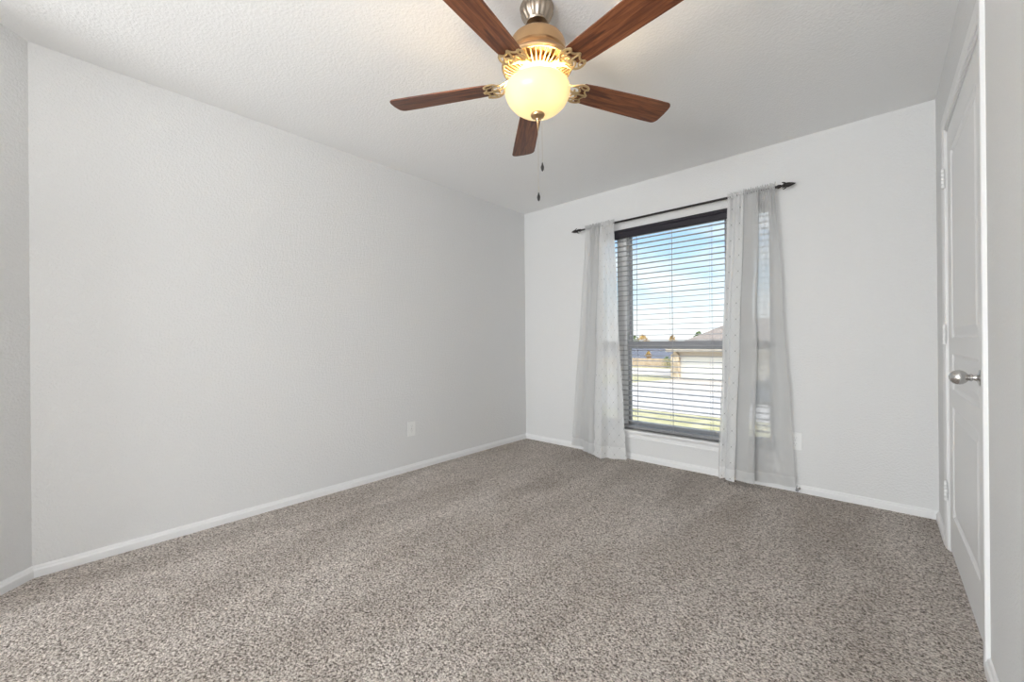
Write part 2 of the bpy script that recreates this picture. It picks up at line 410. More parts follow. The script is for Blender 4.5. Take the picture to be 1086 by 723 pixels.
bm = B(); lathe(bm, [(0, 0), (.033, 0), (.033, .004), (.030, .008), (.020, .011), (.013, .014), (.0105, .020), (.0105, .026), (.014, .028), (.014, .034), (.011, .036),
                     (.014, .040), (.021, .047), (.0265, .056), (.0285, .066), (.0275, .077), (.023, .088), (.015, .096), (.006, .100), (0, .101)], 40, rot)
k_ = dpart('door_knob', bm, m_nickel, leaf, smooth=35); k_['label'] = 'satin nickel egg-shaped knob'
k_.parent = leaf; k_.matrix_parent_inverse = Matrix.Identity(4)
k_.matrix_parent_inverse = (leaf.matrix_parent_inverse @ Matrix.Identity(4)).inverted() if False else Matrix.Identity(4)

# ------------------------------------------------------------------ window
win = tag(empty('window_1', ((WX0 + WX1) / 2, YB, WZ0)), 'wide mulled window of grey vinyl behind the blinds and curtains', 'window', kind='structure')
def wpart(name, bm, m, parent=None, **k):
    o = obj(name, bm, m, None, **k); o.parent = parent or win
    if parent is None: o.matrix_parent_inverse = Matrix.Translation(win.location).inverted()
    return o
FY0, FY1 = YB + .070, YB + .135
UN = [(WX0, -1.795), (-1.795 + .045, -.895 + .045), (-.775, WX1)]      # clear widths between outer frame and mullions
UN = [(WX0 + .03, -1.790), (-1.700, -.870), (-.785, WX1 - .03)]
ZM = 1.020
bm = B()
box(bm, WX0, WX0 + .03, FY0, FY1, WZ0, WZ1); box(bm, WX1 - .03, WX1, FY0, FY1, WZ0, WZ1)
box(bm, WX0 + .03, WX1 - .03, FY0, FY1, WZ1 - .03, WZ1); box(bm, WX0 + .03, WX1 - .03, FY0, FY1, WZ0, WZ0 + .030)
wpart('window_frame', bm, m_vinyl)
for a, b2 in ((UN[0][1], UN[1][0]), (UN[1][1], UN[2][0])):
    bm = B(); box(bm, a, b2, FY0 - .012, FY1, WZ0 + .03, WZ1 - .03, .003)
    box(bm, (a + b2) / 2 - .012, (a + b2) / 2 + .012, FY0 - .020, FY0 - .012, WZ0 + .03, WZ1 - .03, .002)
    wpart('mullion', bm, m_trim)
for (a, b2) in UN:
    s = .026
    for (z0, z1, y0, nm) in ((ZM - .012, WZ1 - .03, FY0 + .036, 'upper_sash'), (WZ0 + .03, ZM + .033, FY0 + .006, 'lower_sash')):
        bm = B(); y1 = y0 + .026; lowr = .034; topr = .066 if nm == 'lower_sash' else .026
        box(bm, a, a + s, y0, y1, z0, z1, .002); box(bm, b2 - s, b2, y0, y1, z0, z1, .002)
        box(bm, a + s, b2 - s, y0, y1, z0, z0 + lowr, .002); box(bm, a + s, b2 - s, y0 - (.006 if nm == 'lower_sash' else 0), y1, z1 - topr, z1, .003)
        sash = wpart(nm, bm, m_sash)
        bm = B(); box(bm, a + s - .004, b2 - s + .004, y0 + .011, y0 + .015, z0 + lowr - .004, z1 - topr + .004)
        pn = wpart('pane', bm, m_glass, sash)
# stool and apron
bm = B()
prism(bm, [(YB + .072, WZ0 - .012), (YB - .030, WZ0 - .012), (YB - .034, WZ0 - .006), (YB - .034, WZ0 + .003), (YB - .030, WZ0 + .008), (YB + .072, WZ0 + .008)], 'x', WX0 - .05, WX1 + .05)
o = wpart('window_stool', bm, m_trim)
bm = B(); prism(bm, [(YB, WZ0 - .012), (YB - .020, WZ0 - .012), (YB - .018, WZ0 - .020), (YB - .010, WZ0 - .028), (YB - .010, WZ0 - .052), (YB - .014, WZ0 - .058), (YB - .014, WZ0 - .064), (YB, WZ0 - .066)], 'x', WX0 - .04, WX1 + .04)
wpart('window_apron', bm, m_trim)

rw = tag(empty('added_window', (-1.10, YR, .30)), 'made-up second window behind the camera, added to bring in light', 'window', kind='structure')  # unseen window, added only to carry fill light from the rear
bm = B(); ra, rb = -1.15, 1.15
for q in ((ra, ra + .05, 0, 1.85), (rb - .05, rb, 0, 1.85), (ra + .05, rb - .05, 0, .05), (ra + .05, rb - .05, 1.80, 1.85), (-.03, .03, .05, 1.80)): box(bm, q[0], q[1], -T, -T + .06, q[2], q[3])
obj('window_frame', bm, m_trim, rw)
bm = B(); box(bm, ra + .04, rb - .04, -T + .025, -T + .030, .04, 1.81); obj('pane', bm, m_glass, rw)

# ------------------------------------------------------------------ blind
BY = YB + .030
bx0, bx1 = WX0 + .006, WX1 - .006
blind = tag(empty('window_blind', ((bx0 + bx1) / 2, BY, WZ0 + .02)), 'horizontal slat blind with a dark valance, lowered over the window between the curtains', 'blind')
def lpart(name, bm, m, parent=None, **k):
    o = obj(name, bm, m, None, **k); o.parent = parent or blind
    if parent is None: o.matrix_parent_inverse = Matrix.Translation(blind.location).inverted()
    return o
bm = B(); prism(bm, [(BY - .034, 1.978), (BY - .040, 1.984), (BY - .040, 2.022), (BY - .036, 2.030), (BY - .040, 2.036), (BY - .040, 2.050), (BY - .034, 2.057), (BY - .026, 2.057), (BY - .026, 1.978)], 'x', bx0, bx1)
o = lpart('valance', bm, m_dark); o['label'] = 'dark valance'
bm = B(); box(bm, bx0, bx1, BY - .024, BY + .026, 2.008, 2.056, .002); lpart('headrail', bm, m_dark)
bm = B(); NS = 37; z0, z1 = .345, 1.958
for i in range(NS):
    z = z0 + (z1 - z0) * i / (NS - 1)
    tilt = R(2.0 + random.uniform(-1.2, 1.2))
    sec = []
    for k in range(5):
        t = -1 + k / 2; sec.append((t * .024, .0022 * (1 - t * t)))
    top = [(BY + math.cos(tilt) * a - math.sin(tilt) * c, z + math.sin(tilt) * a + math.cos(tilt) * c) for a, c in sec]
    low = [(y, zz - .0026) for y, zz in reversed(top)]
    sag = 0
    prism(bm, top + low, 'x', bx0 + .004, bx1 - .004)
lpart('slats', bm, m_slat)
bm = B(); box(bm, bx0 + .004, bx1 - .004, BY - .025, BY + .025, WZ0 + .018, WZ0 + .044, .004); o = lpart('bottom_rail', bm, m_bottom); o['label'] = 'dark grey bottom rail'
for lx in (-1.60, -1.29, -.98, -1.91, -.67):
    bm = B()
    for dy in (-.0262, .0262): tube(bm, [(lx, BY + dy, WZ0 + .03), (lx, BY + dy, 2.01)], .0009, 5); 
    tube(bm, [(lx + .022, BY - .0262, WZ0 + .03), (lx + .022, BY - .0262, 2.01)], .0009, 5)
    tube(bm, [(lx + .008, BY, WZ0 + .03), (lx + .008, BY, 2.01)], .0009, 5)
    lpart('ladder_cord', bm, m_cord)

# ------------------------------------------------------------------ curtain rod
RY, RZ = 3.310, 2.106
rod = tag(empty('curtain_rod', (-1.29, RY, RZ)), 'thin dark bronze curtain rod with spear finials above the window', 'curtain rod')
def rpart(name, bm, m, **k):
    o = obj(name, bm, m, None, **k); o.parent = rod; o.matrix_parent_inverse = Matrix.Translation(rod.location).inverted(); return o
bm = B(); tube(bm, [(-2.10, RY, RZ), (-.50, RY, RZ)], .0075, 14); tube(bm, [(-1.75, RY, RZ), (-.50, RY, RZ)], .0088, 14); rpart('rod', bm, m_rod, smooth=40)
for s, x in ((-1, -2.095), (1, -.505)):
    bm = B(); mt = Matrix.Translation((x, RY, RZ)) @ Matrix.Rotation(s * PI / 2, 4, 'Y')
    lathe(bm, [(0, -.006), (.012, -.006), (.013, 0), (.011, .012), (.0075, .016), (.0075, .026), (.011, .028), (.012, .032), (.009, .036), (.013, .044), (.0165, .050), (.0145, .062), (.0095, .080), (.004, .094), (0, .100)], 20, mt)
    for k in range(4):       # leaf barbs round the neck
        a = k * PI / 2 + PI / 4
        q = [mt @ Vector((math.cos(a) * r_, math.sin(a) * r_, h_)) for r_, h_ in ((.008, .046), (.018, .040), (.025, .028), (.026, .022))]
        tube(bm, smooth_path(q, 3), [.005, .0048, .0045, .0042, .004, .0036, .0032, .0028, .0024, .001], 6)
    rpart('finial', bm, m_rod, smooth=40)
for x in (-1.985, -.565):
    bm = B(); box(bm, x - .010, x + .010, YB - .004, YB, RZ - .035, RZ + .02, .001)
    tube(bm, smooth_path([(x, YB - .003, RZ - .015), (x, YB - .045, RZ - .020), (x, RY, RZ - .014)], 5), .0045, 8)
    rpart('bracket', bm, m_rod, smooth=40)

# ------------------------------------------------------------------ curtains
def cloth(name, m, parent, top, bot, ztop, zbot, seed, gather=.004, wav=.004, nv=110, sub=10, mid=None, tmid=.5):
    """top/bot: matching control polylines (x, y) of the cloth's plan at the rod and at the hem"""
    rnd = random.Random(seed); ph = rnd.random() * 10
    def pl(P): return smooth_path([(x, y, 0) for x, y in P], sub)
    A = pl(top); C = pl(bot); Mi = pl(mid) if mid else None
    n = len(A); bm = B(); uvl = bm.loops.layers.uv.new('UVMap')
    arc = [0]
    for i in range(1, n): arc.append(arc[-1] + (C[i] - C[i - 1]).length)
    rows = []
    zb = zbot if callable(zbot) else (lambda s: zbot)
    for j in range(nv + 1):
        t = j / nv; row = []
        for i in range(n):
            s = i / (n - 1)
            if Mi is not None:
                p = A[i].lerp(Mi[i], t / tmid) if t < tmid else Mi[i].lerp(C[i], (t - tmid) / (1 - tmid))
                # ease across the middle control curve
                q = A[i].lerp(C[i], t); kx = .35 * (1 - abs(2 * t - 1)); p = p.lerp(q, kx * .3)
            else: p = A[i].lerp(C[i], t)
            z = ztop + (zb(s) - ztop) * t
            g = math.exp(-t * 14)
            y = p.y + gather * g * math.sin(arc[i] * 190 + ph) * 1.6
            x = p.x
            hemf = math.exp(-(1 - t) * 16)
            nzv = noise.noise(Vector((arc[i] * 5 + ph, z * 1.7, seed)))
            nz2 = noise.noise(Vector((arc[i] * 16 + ph, z * 16 + arc[i] * 10, seed + 3)))
            y += wav * 2.2 * nzv + .012 * nz2 * hemf + .0016 * nz2
            x += .012 * noise.noise(Vector((seed, z * 2.1, s * 1.5))) * math.sin(PI * t)
            row.append(bm.verts.new((x, y, z)))
        rows.append(row)
    for j in range(nv):
        for i in range(n - 1):
            f = bm.faces.new([rows[j][i], rows[j][i + 1], rows[j + 1][i + 1], rows[j + 1][i]])
            for lp, (ii, jj) in zip(f.loops, ((i, j), (i + 1, j), (i + 1, j + 1), (i, j + 1))):
                lp[uvl].uv = (arc[ii], rows[jj][ii].co.z)
    o = obj(name, bm, m, None, smooth=80)
    o.parent = parent; o.matrix_parent_inverse = Matrix.Translation(parent.location).inverted()
    return o, (A[0].x, A[-1].x)

def pocket(name, m, parent, x0, x1, seed, hdr=.018):
    """ruched rod pocket with a small header frill"""
    bm = B(); uvl = bm.loops.layers.uv.new('UVMap'); n = int((x1 - x0) / .0022); k = 14; rings = []
    for i in range(n + 1):
        x = x0 + (x1 - x0) * i / n; rr = .0125 + .0035 * math.sin(i * .95 + seed) + .003 * noise.noise(Vector((x * 60, seed, 0)))
        ring = []
        for j in range(k):
            a = 2 * PI * j / k; r2 = rr * (1 + (.65 if j == 3 or j == 4 else 0) * (hdr / .018) * (1 + .25 * math.sin(i * 1.3 + seed)))
            ring.append(bm.verts.new((x + .002 * math.sin(j + i * .5), RY + r2 * math.cos(a) * .9, RZ + rr * .0 + r2 * math.sin(a) * 1.25)))
        rings.append(ring)
    for i in range(n):
        for j in range(k):
            f = bm.faces.new([rings[i][j], rings[i][(j + 1) % k], rings[i + 1][(j + 1) % k], rings[i + 1][j]])
            for lp in f.loops: lp[uvl].uv = (lp.vert.co.x, lp.vert.co.z + .03)
    o = obj(name, bm, m, None, smooth=60); o.parent = parent; o.matrix_parent_inverse = Matrix.Translation(parent.location).inverted()
    return o

cl = tag(empty('curtain', (-1.93, RY, FZ)), 'sheer white and grey curtain on the left side of the window, hem touching the carpet', 'curtain', 'curtains on the bronze rod')
crt = tag(empty('curtain', (-.65, RY, FZ)), 'sheer white and grey curtain on the right side of the window, near the door', 'curtain', 'curtains on the bronze rod')
zt = RZ - .012
f0 = RY - .010
# left curtain, grey panel (outer) and white embroidered panel (inner)
o, _ = cloth('grey_panel', m_sheerg, cl,
      [(-2.030, f0 + .004), (-2.005, f0 - .008), (-1.985, f0 + .004), (-1.960, f0 - .006), (-1.935, f0 + .008), (-1.920, f0 - .002), (-1.880, f0 + .004), (-1.925, f0 - .006), (-1.878, f0 - .010), (-1.915, f0 - .016), (-1.86, f0 + .006)],
      [(-2.235, 3.350), (-2.190, 3.335), (-2.145, 3.345), (-2.100, 3.332), (-2.060, 3.340), (-1.985, 3.305), (-2.055, 3.290), (-2.060, 3.280), (-1.950, 3.262), (-1.990, 3.250), (-1.900, 3.285)],
      zt, lambda s: .050 if s < .45 else .030, 2)
o['label'] = 'plain grey outer panel'
o, _ = cloth('white_panel', m_sheerw, cl,
      [(-1.880, f0 - .004), (-1.835, f0 - .012), (-1.872, f0 + .000), (-1.832, f0 - .016), (-1.815, f0 - .010), (-1.800, f0), (-1.778, f0 - .012), (-1.757, f0), (-1.738, f0 - .006)],
      [(-1.975, 3.275), (-1.860, 3.235), (-1.925, 3.250), (-1.855, 3.215), (-1.835, 3.205), (-1.800, 3.262), (-1.745, 3.262), (-1.690, 3.285), (-1.640, 3.300)],
      zt, lambda s: .017 + .012 * max(0, s - .5), 5)
o['label'] = 'white embroidered inner panel with dark eyelets'
pocket('rod_pocket', m_sheerg, cl, -2.035, -1.862, 1); pocket('rod_pocket', m_sheerw, cl, -1.878, -1.736, 4)
# right curtain
o, _ = cloth('grey_panel', m_sheerg, crt,
      [(-.735, f0 + .012), (-.640, f0 - .004), (-.715, f0 + .006), (-.632, f0 - .010), (-.708, f0 - .002), (-.622, f0 - .016), (-.632, f0 + .006), (-.605, f0 - .006), (-.580, f0 + .006), (-.552, f0 - .006), (-.526, f0 + .002)],
      [(-.810, 3.320), (-.740, 3.262), (-.790, 3.275), (-.690, 3.245), (-.765, 3.262), (-.655, 3.250), (-.690, 3.320), (-.600, 3.322), (-.545, 3.334), (-.490, 3.322), (-.426, 3.338)],
      zt, lambda s: .052 + .004 * math.sin(s * 9), 7)
o['label'] = 'plain grey outer panel'
o, _ = cloth('white_panel', m_sheerw, crt,
      [(-.818, f0 - .008), (-.800, f0 - .016), (-.780, f0 + .004), (-.770, f0 + .002), (-.758, f0 - .016), (-.735, f0 - .012), (-.712, f0 - .002), (-.730, f0 + .010)],
      [(-.898, 3.290), (-.880, 3.262), (-.862, 3.276), (-.850, 3.280), (-.838, 3.250), (-.808, 3.232), (-.778, 3.248), (-.820, 3.300)],
      zt, .040, 9)
o['label'] = 'white embroidered inner panel with dark eyelets'
pocket('rod_pocket', m_sheerg, crt, -.715, -.524, 8, .024); pocket('rod_pocket', m_sheerw, crt, -.822, -.708, 3)

# ------------------------------------------------------------------ outlets, door stop
def outlet(loc, rz, label):
    t = tag(empty('wall_outlet', loc, rz), label, 'outlet', 'wall outlets')
    bm = B(); box(bm, -.037, .037, -.0055, 0, -.060, .060, .0025); obj('cover_plate', bm, m_plate, t)
    for dz in (-.0195, .0195):
        bm = B(); box(bm, -.0165, .0165, -.0075, -.0050, dz - .0145, dz + .0145, .0015); rc = obj('receptacle', bm, m_plate, t)
        bm = B(); box(bm, -.0085, -.0060, -.0079, -.0070, dz - .001, dz + .008); box(bm, .0060, .0085, -.0079, -.0070, dz + .001, dz + .008)
        lathe(bm, [(0, 0), (.0025, 0), (.0025, .0005), (0, .0005)], 12, Matrix.Translation((0, -.0074, dz - .008)) @ Matrix.Rotation(PI / 2, 4, 'X'))
        obj('slot', bm, m_slot, rc)
    bm = B(); lathe(bm, [(0, 0), (.003, 0), (.0026, .0012), (0, .0014)], 12, Matrix.Translation((0, -.0055, 0)) @ Matrix.Rotation(PI / 2, 4, 'X')); obj('screw', bm, m_nickel, t)
outlet((-.4325, YB, .357), 0, 'white outlet plate on the window wall, half behind the right curtain')
outlet((XL, 1.936, .353), PI / 2, 'white outlet plate low on the long bare left wall')
ds = tag(empty('door_stop', (-.417, YB - .0135, .040)), 'small metal door stop on the baseboard beside the right curtain', 'door stop')
rx = Matrix.Rotation(PI / 2, 4, 'X')
bm = B(); lathe(bm, [(0, 0), (.013, 0), (.013, .003), (.008, .006), (0, .006)], 20, rx); obj('base_plate', bm, m_nickel, ds, smooth=35)
bm = B(); tube(bm, [(.0062 * math.cos(a * .7), -.005 - a * .00075, .0062 * math.sin(a * .7)) for a in range(0, 60)], .0011, 6); obj('spring', bm, m_nickel, ds, smooth=60)
bm = B(); lathe(bm, [(0, .048), (.0085, .048), (.0095, .052), (.0095, .060), (.007, .063), (0, .064)], 20, rx); obj('rubber_tip', bm, m_rubber, ds, smooth=35)

# ------------------------------------------------------------------ ceiling fan
FX, FY = -1.0414, 1.3297
fan = tag(empty('ceiling_fan', (FX, FY, ZC)), 'brass ceiling fan with five walnut blades and a lit amber bowl light', 'ceiling fan')
def fz(z): return z - ZC
def prof(P): return [(r, fz(z)) for r, z in P]
bm = B(); lathe(bm, prof([(0, 2.4395), (.068, 2.4395), (.070, 2.434), (.066, 2.428), (.067, 2.420), (.064, 2.408), (.058, 2.395), (.050, 2.383), (.046, 2.377), (.048, 2.374), (.045, 2.369), (.030, 2.366), (0, 2.366)]), 128)
for v_ in bm.verts:          # shallow flutes round the canopy's waist
    if fz(2.380) < v_.co.z < fz(2.425):
        q_ = 1 + .035 * math.cos(16 * math.atan2(v_.co.y, v_.co.x)); v_.co.x *= q_; v_.co.y *= q_
obj('canopy', bm, m_steel, fan, smooth=30)
bm = B(); lathe(bm, prof([(0, 2.372), (.022, 2.368), (.024, 2.358), (.0135, 2.350), (.0135, 2.322), (.024, 2.318), (.026, 2.306), (0, 2.300)]), 32)
o = obj('downrod', bm, mat('dark_bronze', (.10, .06, .04), .4, .8), fan, smooth=30)
bm = B(); lathe(bm, prof([(0, 2.312), (.040, 2.312), (.080, 2.308), (.098, 2.302), (.107, 2.294), (.109, 2.286), (.114, 2.282), (.116, 2.274), (.116, 2.248), (.117, 2.243), (.112, 2.238), (.113, 2.232), (.118, 2.222), (.132, 2.208), (.144, 2.198), (.147, 2.192), (.145, 2.186), (.138, 2.184), (.125, 2.196), (.070, 2.192), (.060, 2.170), (0, 2.170)]), 72)
obj('motor_housing', bm, m_brass, fan, smooth=28)
bm = B()
def ring(r, z, rad): tube(bm, [(r * math.cos(a * PI / 36), r * math.sin(a * PI / 36), fz(z)) for a in range(72)], rad, 8, True)
ring(.139, 2.185, .0045); ring(.083, 2.163, .004)
for k in range(40):
    a = 2 * PI * k / 40; u = Vector((math.cos(a), math.sin(a), 0)); 
    pts = [u * r + Vector((0, 0, fz(z))) for r, z in ((.083, 2.163), (.100, 2.166), (.120, 2.173), (.139, 2.185))]
    tube(bm, pts, .0030, 6)
obj('vent_grille', bm, m_iron, fan, smooth=50)
bm = B(); lathe(bm, prof([(.060, 2.172), (.082, 2.168), (.084, 2.160), (.070, 2.154), (.052, 2.152), (.048, 2.140), (.050, 2.134), (.054, 2.130), (.054, 2.124), (.046, 2.120), (0, 2.120)]), 64)
obj('light_fitter', bm, m_iron, fan, smooth=30)
bm = B(); lathe(bm, prof([(.120, 2.112), (.127, 2.113), (.1305, 2.108), (.1335, 2.095), (.1325, 2.080), (.127, 2.062), (.117, 2.045), (.101, 2.028), (.080, 2.013), (.055, 2.003), (.028, 1.998), (0, 1.997),
                     ]), 72)
bowl = obj('glass_bowl', bm, m_bowl, fan, smooth=60); bowl['label'] = 'glowing amber alabaster bowl'
bm = B(); lathe(bm, prof([(0, 2.000), (.027, 1.999), (.0295, 1.994), (.027, 1.988), (.018, 1.982), (.010, 1.978), (.008, 1.973), (.0055, 1.967), (.0035, 1.955), (.0025, 1.940), (.0012, 1.930), (0, 1.929)]), 32)
obj('finial', bm, m_brass, fan, smooth=30)
for dx, ztop_, zend in ((.001, 1.972, 1.672), (.0175, 1.985, 1.795)):
    cx_, cy_ = rt.x * dx, rt.y * dx
    bm = B(); tube(bm, [(cx_ * .6, cy_ * .6, fz(ztop_)), (cx_, cy_, fz(ztop_ - .03)), (cx_, cy_, fz(zend))], .0010, 6)
    pc = obj('pull_chain', bm, m_chain, fan, smooth=60)
    bm = B(); lathe(bm, [(0, fz(zend) + .004), (.0025, fz(zend) + .002), (.003, fz(zend) - .004), (.0062, fz(zend) - .012), (.0068, fz(zend) - .019), (.0050, fz(zend) - .027), (.0020, fz(zend) - .032), (0, fz(zend) - .033)], 16, Matrix.Translation((cx_, cy_, 0)))
    obj('fob', bm, m_fob, pc, smooth=50)
# blades and brackets, built once along +X
def blade_mesh():
    out = []
    R0, R1 = .185, .655; hw0, hw1 = .050, .064
    # outline: scalloped root, gently flared sides, rounded tip
    out += [(R0 + .012, 0), (R0, -.016), (R0 + .008, -.034), (R0 + .018, -hw0)]
    for k in range(1, 8):
        t = k / 8; out.append((R0 + .018 + (R1 - .03 - R0 - .018) * t, -(hw0 + (hw1 - hw0) * (t ** .8))))
    for k in range(6):
        a = -PI / 2 + k / 5 * PI / 2; out.append((R1 - .026 + .026 * math.cos(a), -hw1 + .026 + .026 * math.sin(a)))
    out.append((R1 + .004, 0))
    half = out; full = half + [(x, -y) for x, y in reversed(half[1:-1])]
    bm = B(); prism(bm, full, 'z', -.003, .003)
    es = [e for e in bm.edges if abs(e.verts[0].co.z - e.verts[1].co.z) < 1e-6]
    bmesh.ops.bevel(bm, geom=es, offset=.0015, segments=2, affect='EDGES')
    return bm
def arm_mesh():
    bm = B()
    zb = -.0075
    for s in (-1, 1):
        # outer scroll from the hub to the blade corner
        tube(bm, smooth_path([(.078, s * .010, .030), (.110, s * .014, .022), (.140, s * .020, .006), (.160, s * .038, zb), (.182, s * .052, zb), (.208, s * .050, zb), (.222, s * .040, zb)], 5), .0048, 7, False, .8)
        # curl inside
        tube(bm, smooth_path([(.160, s * .036, zb), (.180, s * .030, zb), (.192, s * .016, zb), (.182, s * .006, zb), (.168, s * .010, zb), (.166, s * .020, zb)], 5), .0038, 7, False, .8)
        tube(bm, smooth_path([(.222, s * .040, zb), (.212, s * .028, zb), (.216, s * .014, zb), (.232, 0, zb)], 5), .0042, 7, False, .8)
        tube(bm, smooth_path([(.182, s * .050, zb), (.190, s * .036, zb), (.210, s * .030, zb)], 4), .0034, 7, False, .8)
        lathe(bm, [(0, -.004), (.006, -.003), (.0065, 0), (0, 0)], 12, Matrix.Translation((.218, s * .038, zb - .002)))
    lathe(bm, [(0, -.004), (.006, -.003), (.0065, 0), (0, 0)], 12, Matrix.Translation((.226, 0, zb - .002)))
    tube(bm, smooth_path([(.078, 0, .032), (.115, 0, .020), (.145, 0, .002), (.175, 0, zb), (.228, 0, zb)], 5), [.009] * 6 + [.0075] * 5 + [.006] * 5 + [.0042] * 5, 8, False, .7)
    box(bm, .062, .092, -.018, .018, .024, .036, .003)
    return bm
ph0 = 3.62452
base_b = obj('blade', blade_mesh(), m_wood, fan, smooth=30); base_a = obj('blade_bracket', arm_mesh(), m_iron, fan, smooth=50)
for k in range(5):
    b_ = base_b if k == 0 else base_b.copy(); a_ = base_a if k == 0 else base_a.copy()
    for q in (b_, a_):
        if k: COL.objects.link(q); q.parent = fan
        q.location = (0, 0, fz(2.130)); q.rotation_euler = (0, 0, 0)
        q.rotation_mode = 'QUATERNION'
        q.rotation_quaternion = (Matrix.Rotation(ph0 - k * R(72), 4, 'Z') @ Matrix.Rotation(R(-11) if q is b_ else R(-6), 4, 'X')).to_quaternion()
for ang in (-12, 108, 262):       # three bulbs round the fitter, inside the open-topped bowl
    ld = bpy.data.lights.new('fan_bulb', 'POINT'); ld.energy = 1.6; ld.color = (1, .78, .48); ld.shadow_soft_size = .025
    lo = bpy.data.objects.new('fan_bulb', ld); COL.objects.link(lo); lo.location = (FX + .072 * math.cos(R(ang)), FY + .072 * math.sin(R(ang)), 2.068)

# made-up uplight floor lamp, unseen behind the camera, added for soft ceiling bounce
fl = tag(empty('added_floor_lamp', (-.62, -.38, FZ)), 'made-up white uplight lamp, unseen behind the camera, added as fill light', 'added floor lamp')
bm = B(); lathe(bm, [(0, 0), (.14, 0), (.142, .010), (.12, .020), (.02, .028), (0, .028)], 40); obj('base', bm, m_plate, fl, smooth=35)
bm = B(); tube(bm, [(0, 0, .02), (0, 0, 1.36)], .011, 14); obj('pole', bm, m_plate, fl, smooth=40)
bm = B(); lathe(bm, [(0, 1.35), (.04, 1.35), (.10, 1.365), (.145, 1.39), (.16, 1.405), (.157, 1.405), (.14, 1.393), (.098, 1.371), (.04, 1.357), (0, 1.356)], 40); obj('lamp_shade', bm, m_plate, fl, smooth=35)
ud = bpy.data.lights.new('uplight_fill', 'SPOT'); ud.energy = 20; ud.color = (1, .985, .965); ud.spot_size = R(176); ud.spot_blend = .55; ud.shadow_soft_size = .07  # added spot, lights the ceiling and angled wall as fill
uo = bpy.data.objects.new('uplight_fill', ud); COL.objects.link(uo); uo.location = (-.62, -.38, 1.46); uo.rotation_euler = (PI, 0, 0)

# added area lamp, tilted up as room fill at the made-up rear window
dl = bpy.data.lights.new('rear_window_fill', 'AREA'); dl.shape = 'RECTANGLE'; dl.size = 2.2; dl.size_y = 1.0; dl.energy = 80; dl.color = (.97, .985, 1)
do = bpy.data.objects.new('rear_window_fill', dl); COL.objects.link(do); do.location = (-1.10, YR - .06, .84); do.rotation_euler = (R(90), 0, 0)
do.rotation_euler = Vector((0, .93, .37)).to_track_quat('-Z', 'Z').to_euler()

# ------------------------------------------------------------------ outdoors
GZ = -2.6
bm = B(); box(bm, -140, 120, 3.9, 160, GZ - .3, GZ); tag(obj('lawn', bm, m_grass), kind='structure')
bm = B(); box(bm, -140, 120, 20.6, 29.5, GZ, GZ + .03); tag(obj('street', bm, m_asphalt), kind='structure')
bm = B(); prism(bm, [(-13.9, 38.6), (-8.0, 38.6), (-7.0, 29.5), (-16.5, 29.5)], 'z', GZ, GZ + .05); tag(obj('driveway', bm, m_concrete), kind='structure')
bm = B(); box(bm, -60, -15.0, 41.0, 51.0, GZ, GZ + .04); tag(obj('sidewalk', bm, m_concrete), kind='structure')
# neighbour's house with garage
hs = tag(empty('house', (-8, 41, GZ)), 'cream house with a pale garage door and brown roof across the street', 'house')
def hpart(name, bm, m, par=hs, **k):
    o = obj(name, bm, m, None, **k); o.parent = par; 
    if par in (hs, ):
        o.matrix_parent_inverse = Matrix.Translation(par.location).inverted()
    return o
Y0 = 38.7
bm = B(); box(bm, -14.2, -13.75, Y0, 48, GZ, -.05); box(bm, -8.75, -2.2, Y0, 48, GZ, -.05); box(bm, -13.75, -8.75, Y0, 48, -.47, -.05); box(bm, -13.75, -8.75, Y0 + .6, 48, GZ, -.47)
hpart('wall', bm, m_siding)
bm = B()
for k in range(4): box(bm, -13.75, -8.75, Y0 + .12, Y0 + .2, GZ + .05 + k * .52, GZ + .05 + k * .52 + .505, .01)
hpart('garage_door', bm, m_gdoor)
bm = B(); box(bm, -14.5, -13.8, Y0 - .35, Y0 + .3, GZ, -.30, .03); prism(bm, [(-14.45, -.30), (-13.85, -.30), (-14.15, .0)], 'y', Y0 - .3, Y0 + .2); hpart('stone_pillar', bm, m_stone)
bm = B(); box(bm, -14.9, -1.8, Y0 - .62, Y0 - .5, -.02, .28, .01); 
for k in range(22): box(bm, -14.8 + k * .6, -14.74 + k * .6, Y0 - .66, Y0 - .62, -.02, .28)
box(bm, -14.9, -1.8, Y0 - .5, Y0, -.05, .0); hpart('fascia', bm, m_siding)
bm = B(); e = [Vector(q) for q in ((-14.95, Y0 - .65, .26), (-1.8, Y0 - .65, .26), (-1.8, 48.6, .26), (-14.95, 48.6, .26), (-9.9, 43.6, 3.0), (-6, 43.6, 3.0))]
vs = [bm.verts.new(q) for q in e]
for q in ((0, 1, 5, 4), (1, 2, 5), (2, 3, 4, 5), (3, 0, 4), (0, 3, 2, 1)): bm.faces.new([vs[i] for i in q])
hpart('roof', bm, m_roofb)
# far house behind the fence
h2 = tag(empty('house', (-24, 60, GZ)), 'low house with a dark grey roof behind the wooden fence', 'house')
bm = B(); box(bm, -38, -19.5, 57, 66, GZ, -1.55); o = hpart('wall', bm, m_siding, h2); o.matrix_parent_inverse = Matrix.Translation(h2.location).inverted()
bm = B(); vs = [bm.verts.new(q) for q in ((-38.6, 56.3, -1.6), (-18.9, 56.3, -1.6), (-18.9, 66.6, -1.6), (-38.6, 66.6, -1.6), (-34, 61.5, .35), (-22.5, 61.5, .35))]
for q in ((0, 1, 5, 4), (1, 2, 5), (2, 3, 4, 5), (3, 0, 4), (0, 3, 2, 1)): bm.faces.new([vs[i] for i in q])
o = hpart('roof', bm, m_roofg, h2); o.matrix_parent_inverse = Matrix.Translation(h2.location).inverted()
fe = tag(empty('wooden_fence', (-25, 54, GZ)), 'tan wooden privacy fence beyond the far lawn', 'fence')
bm = B()
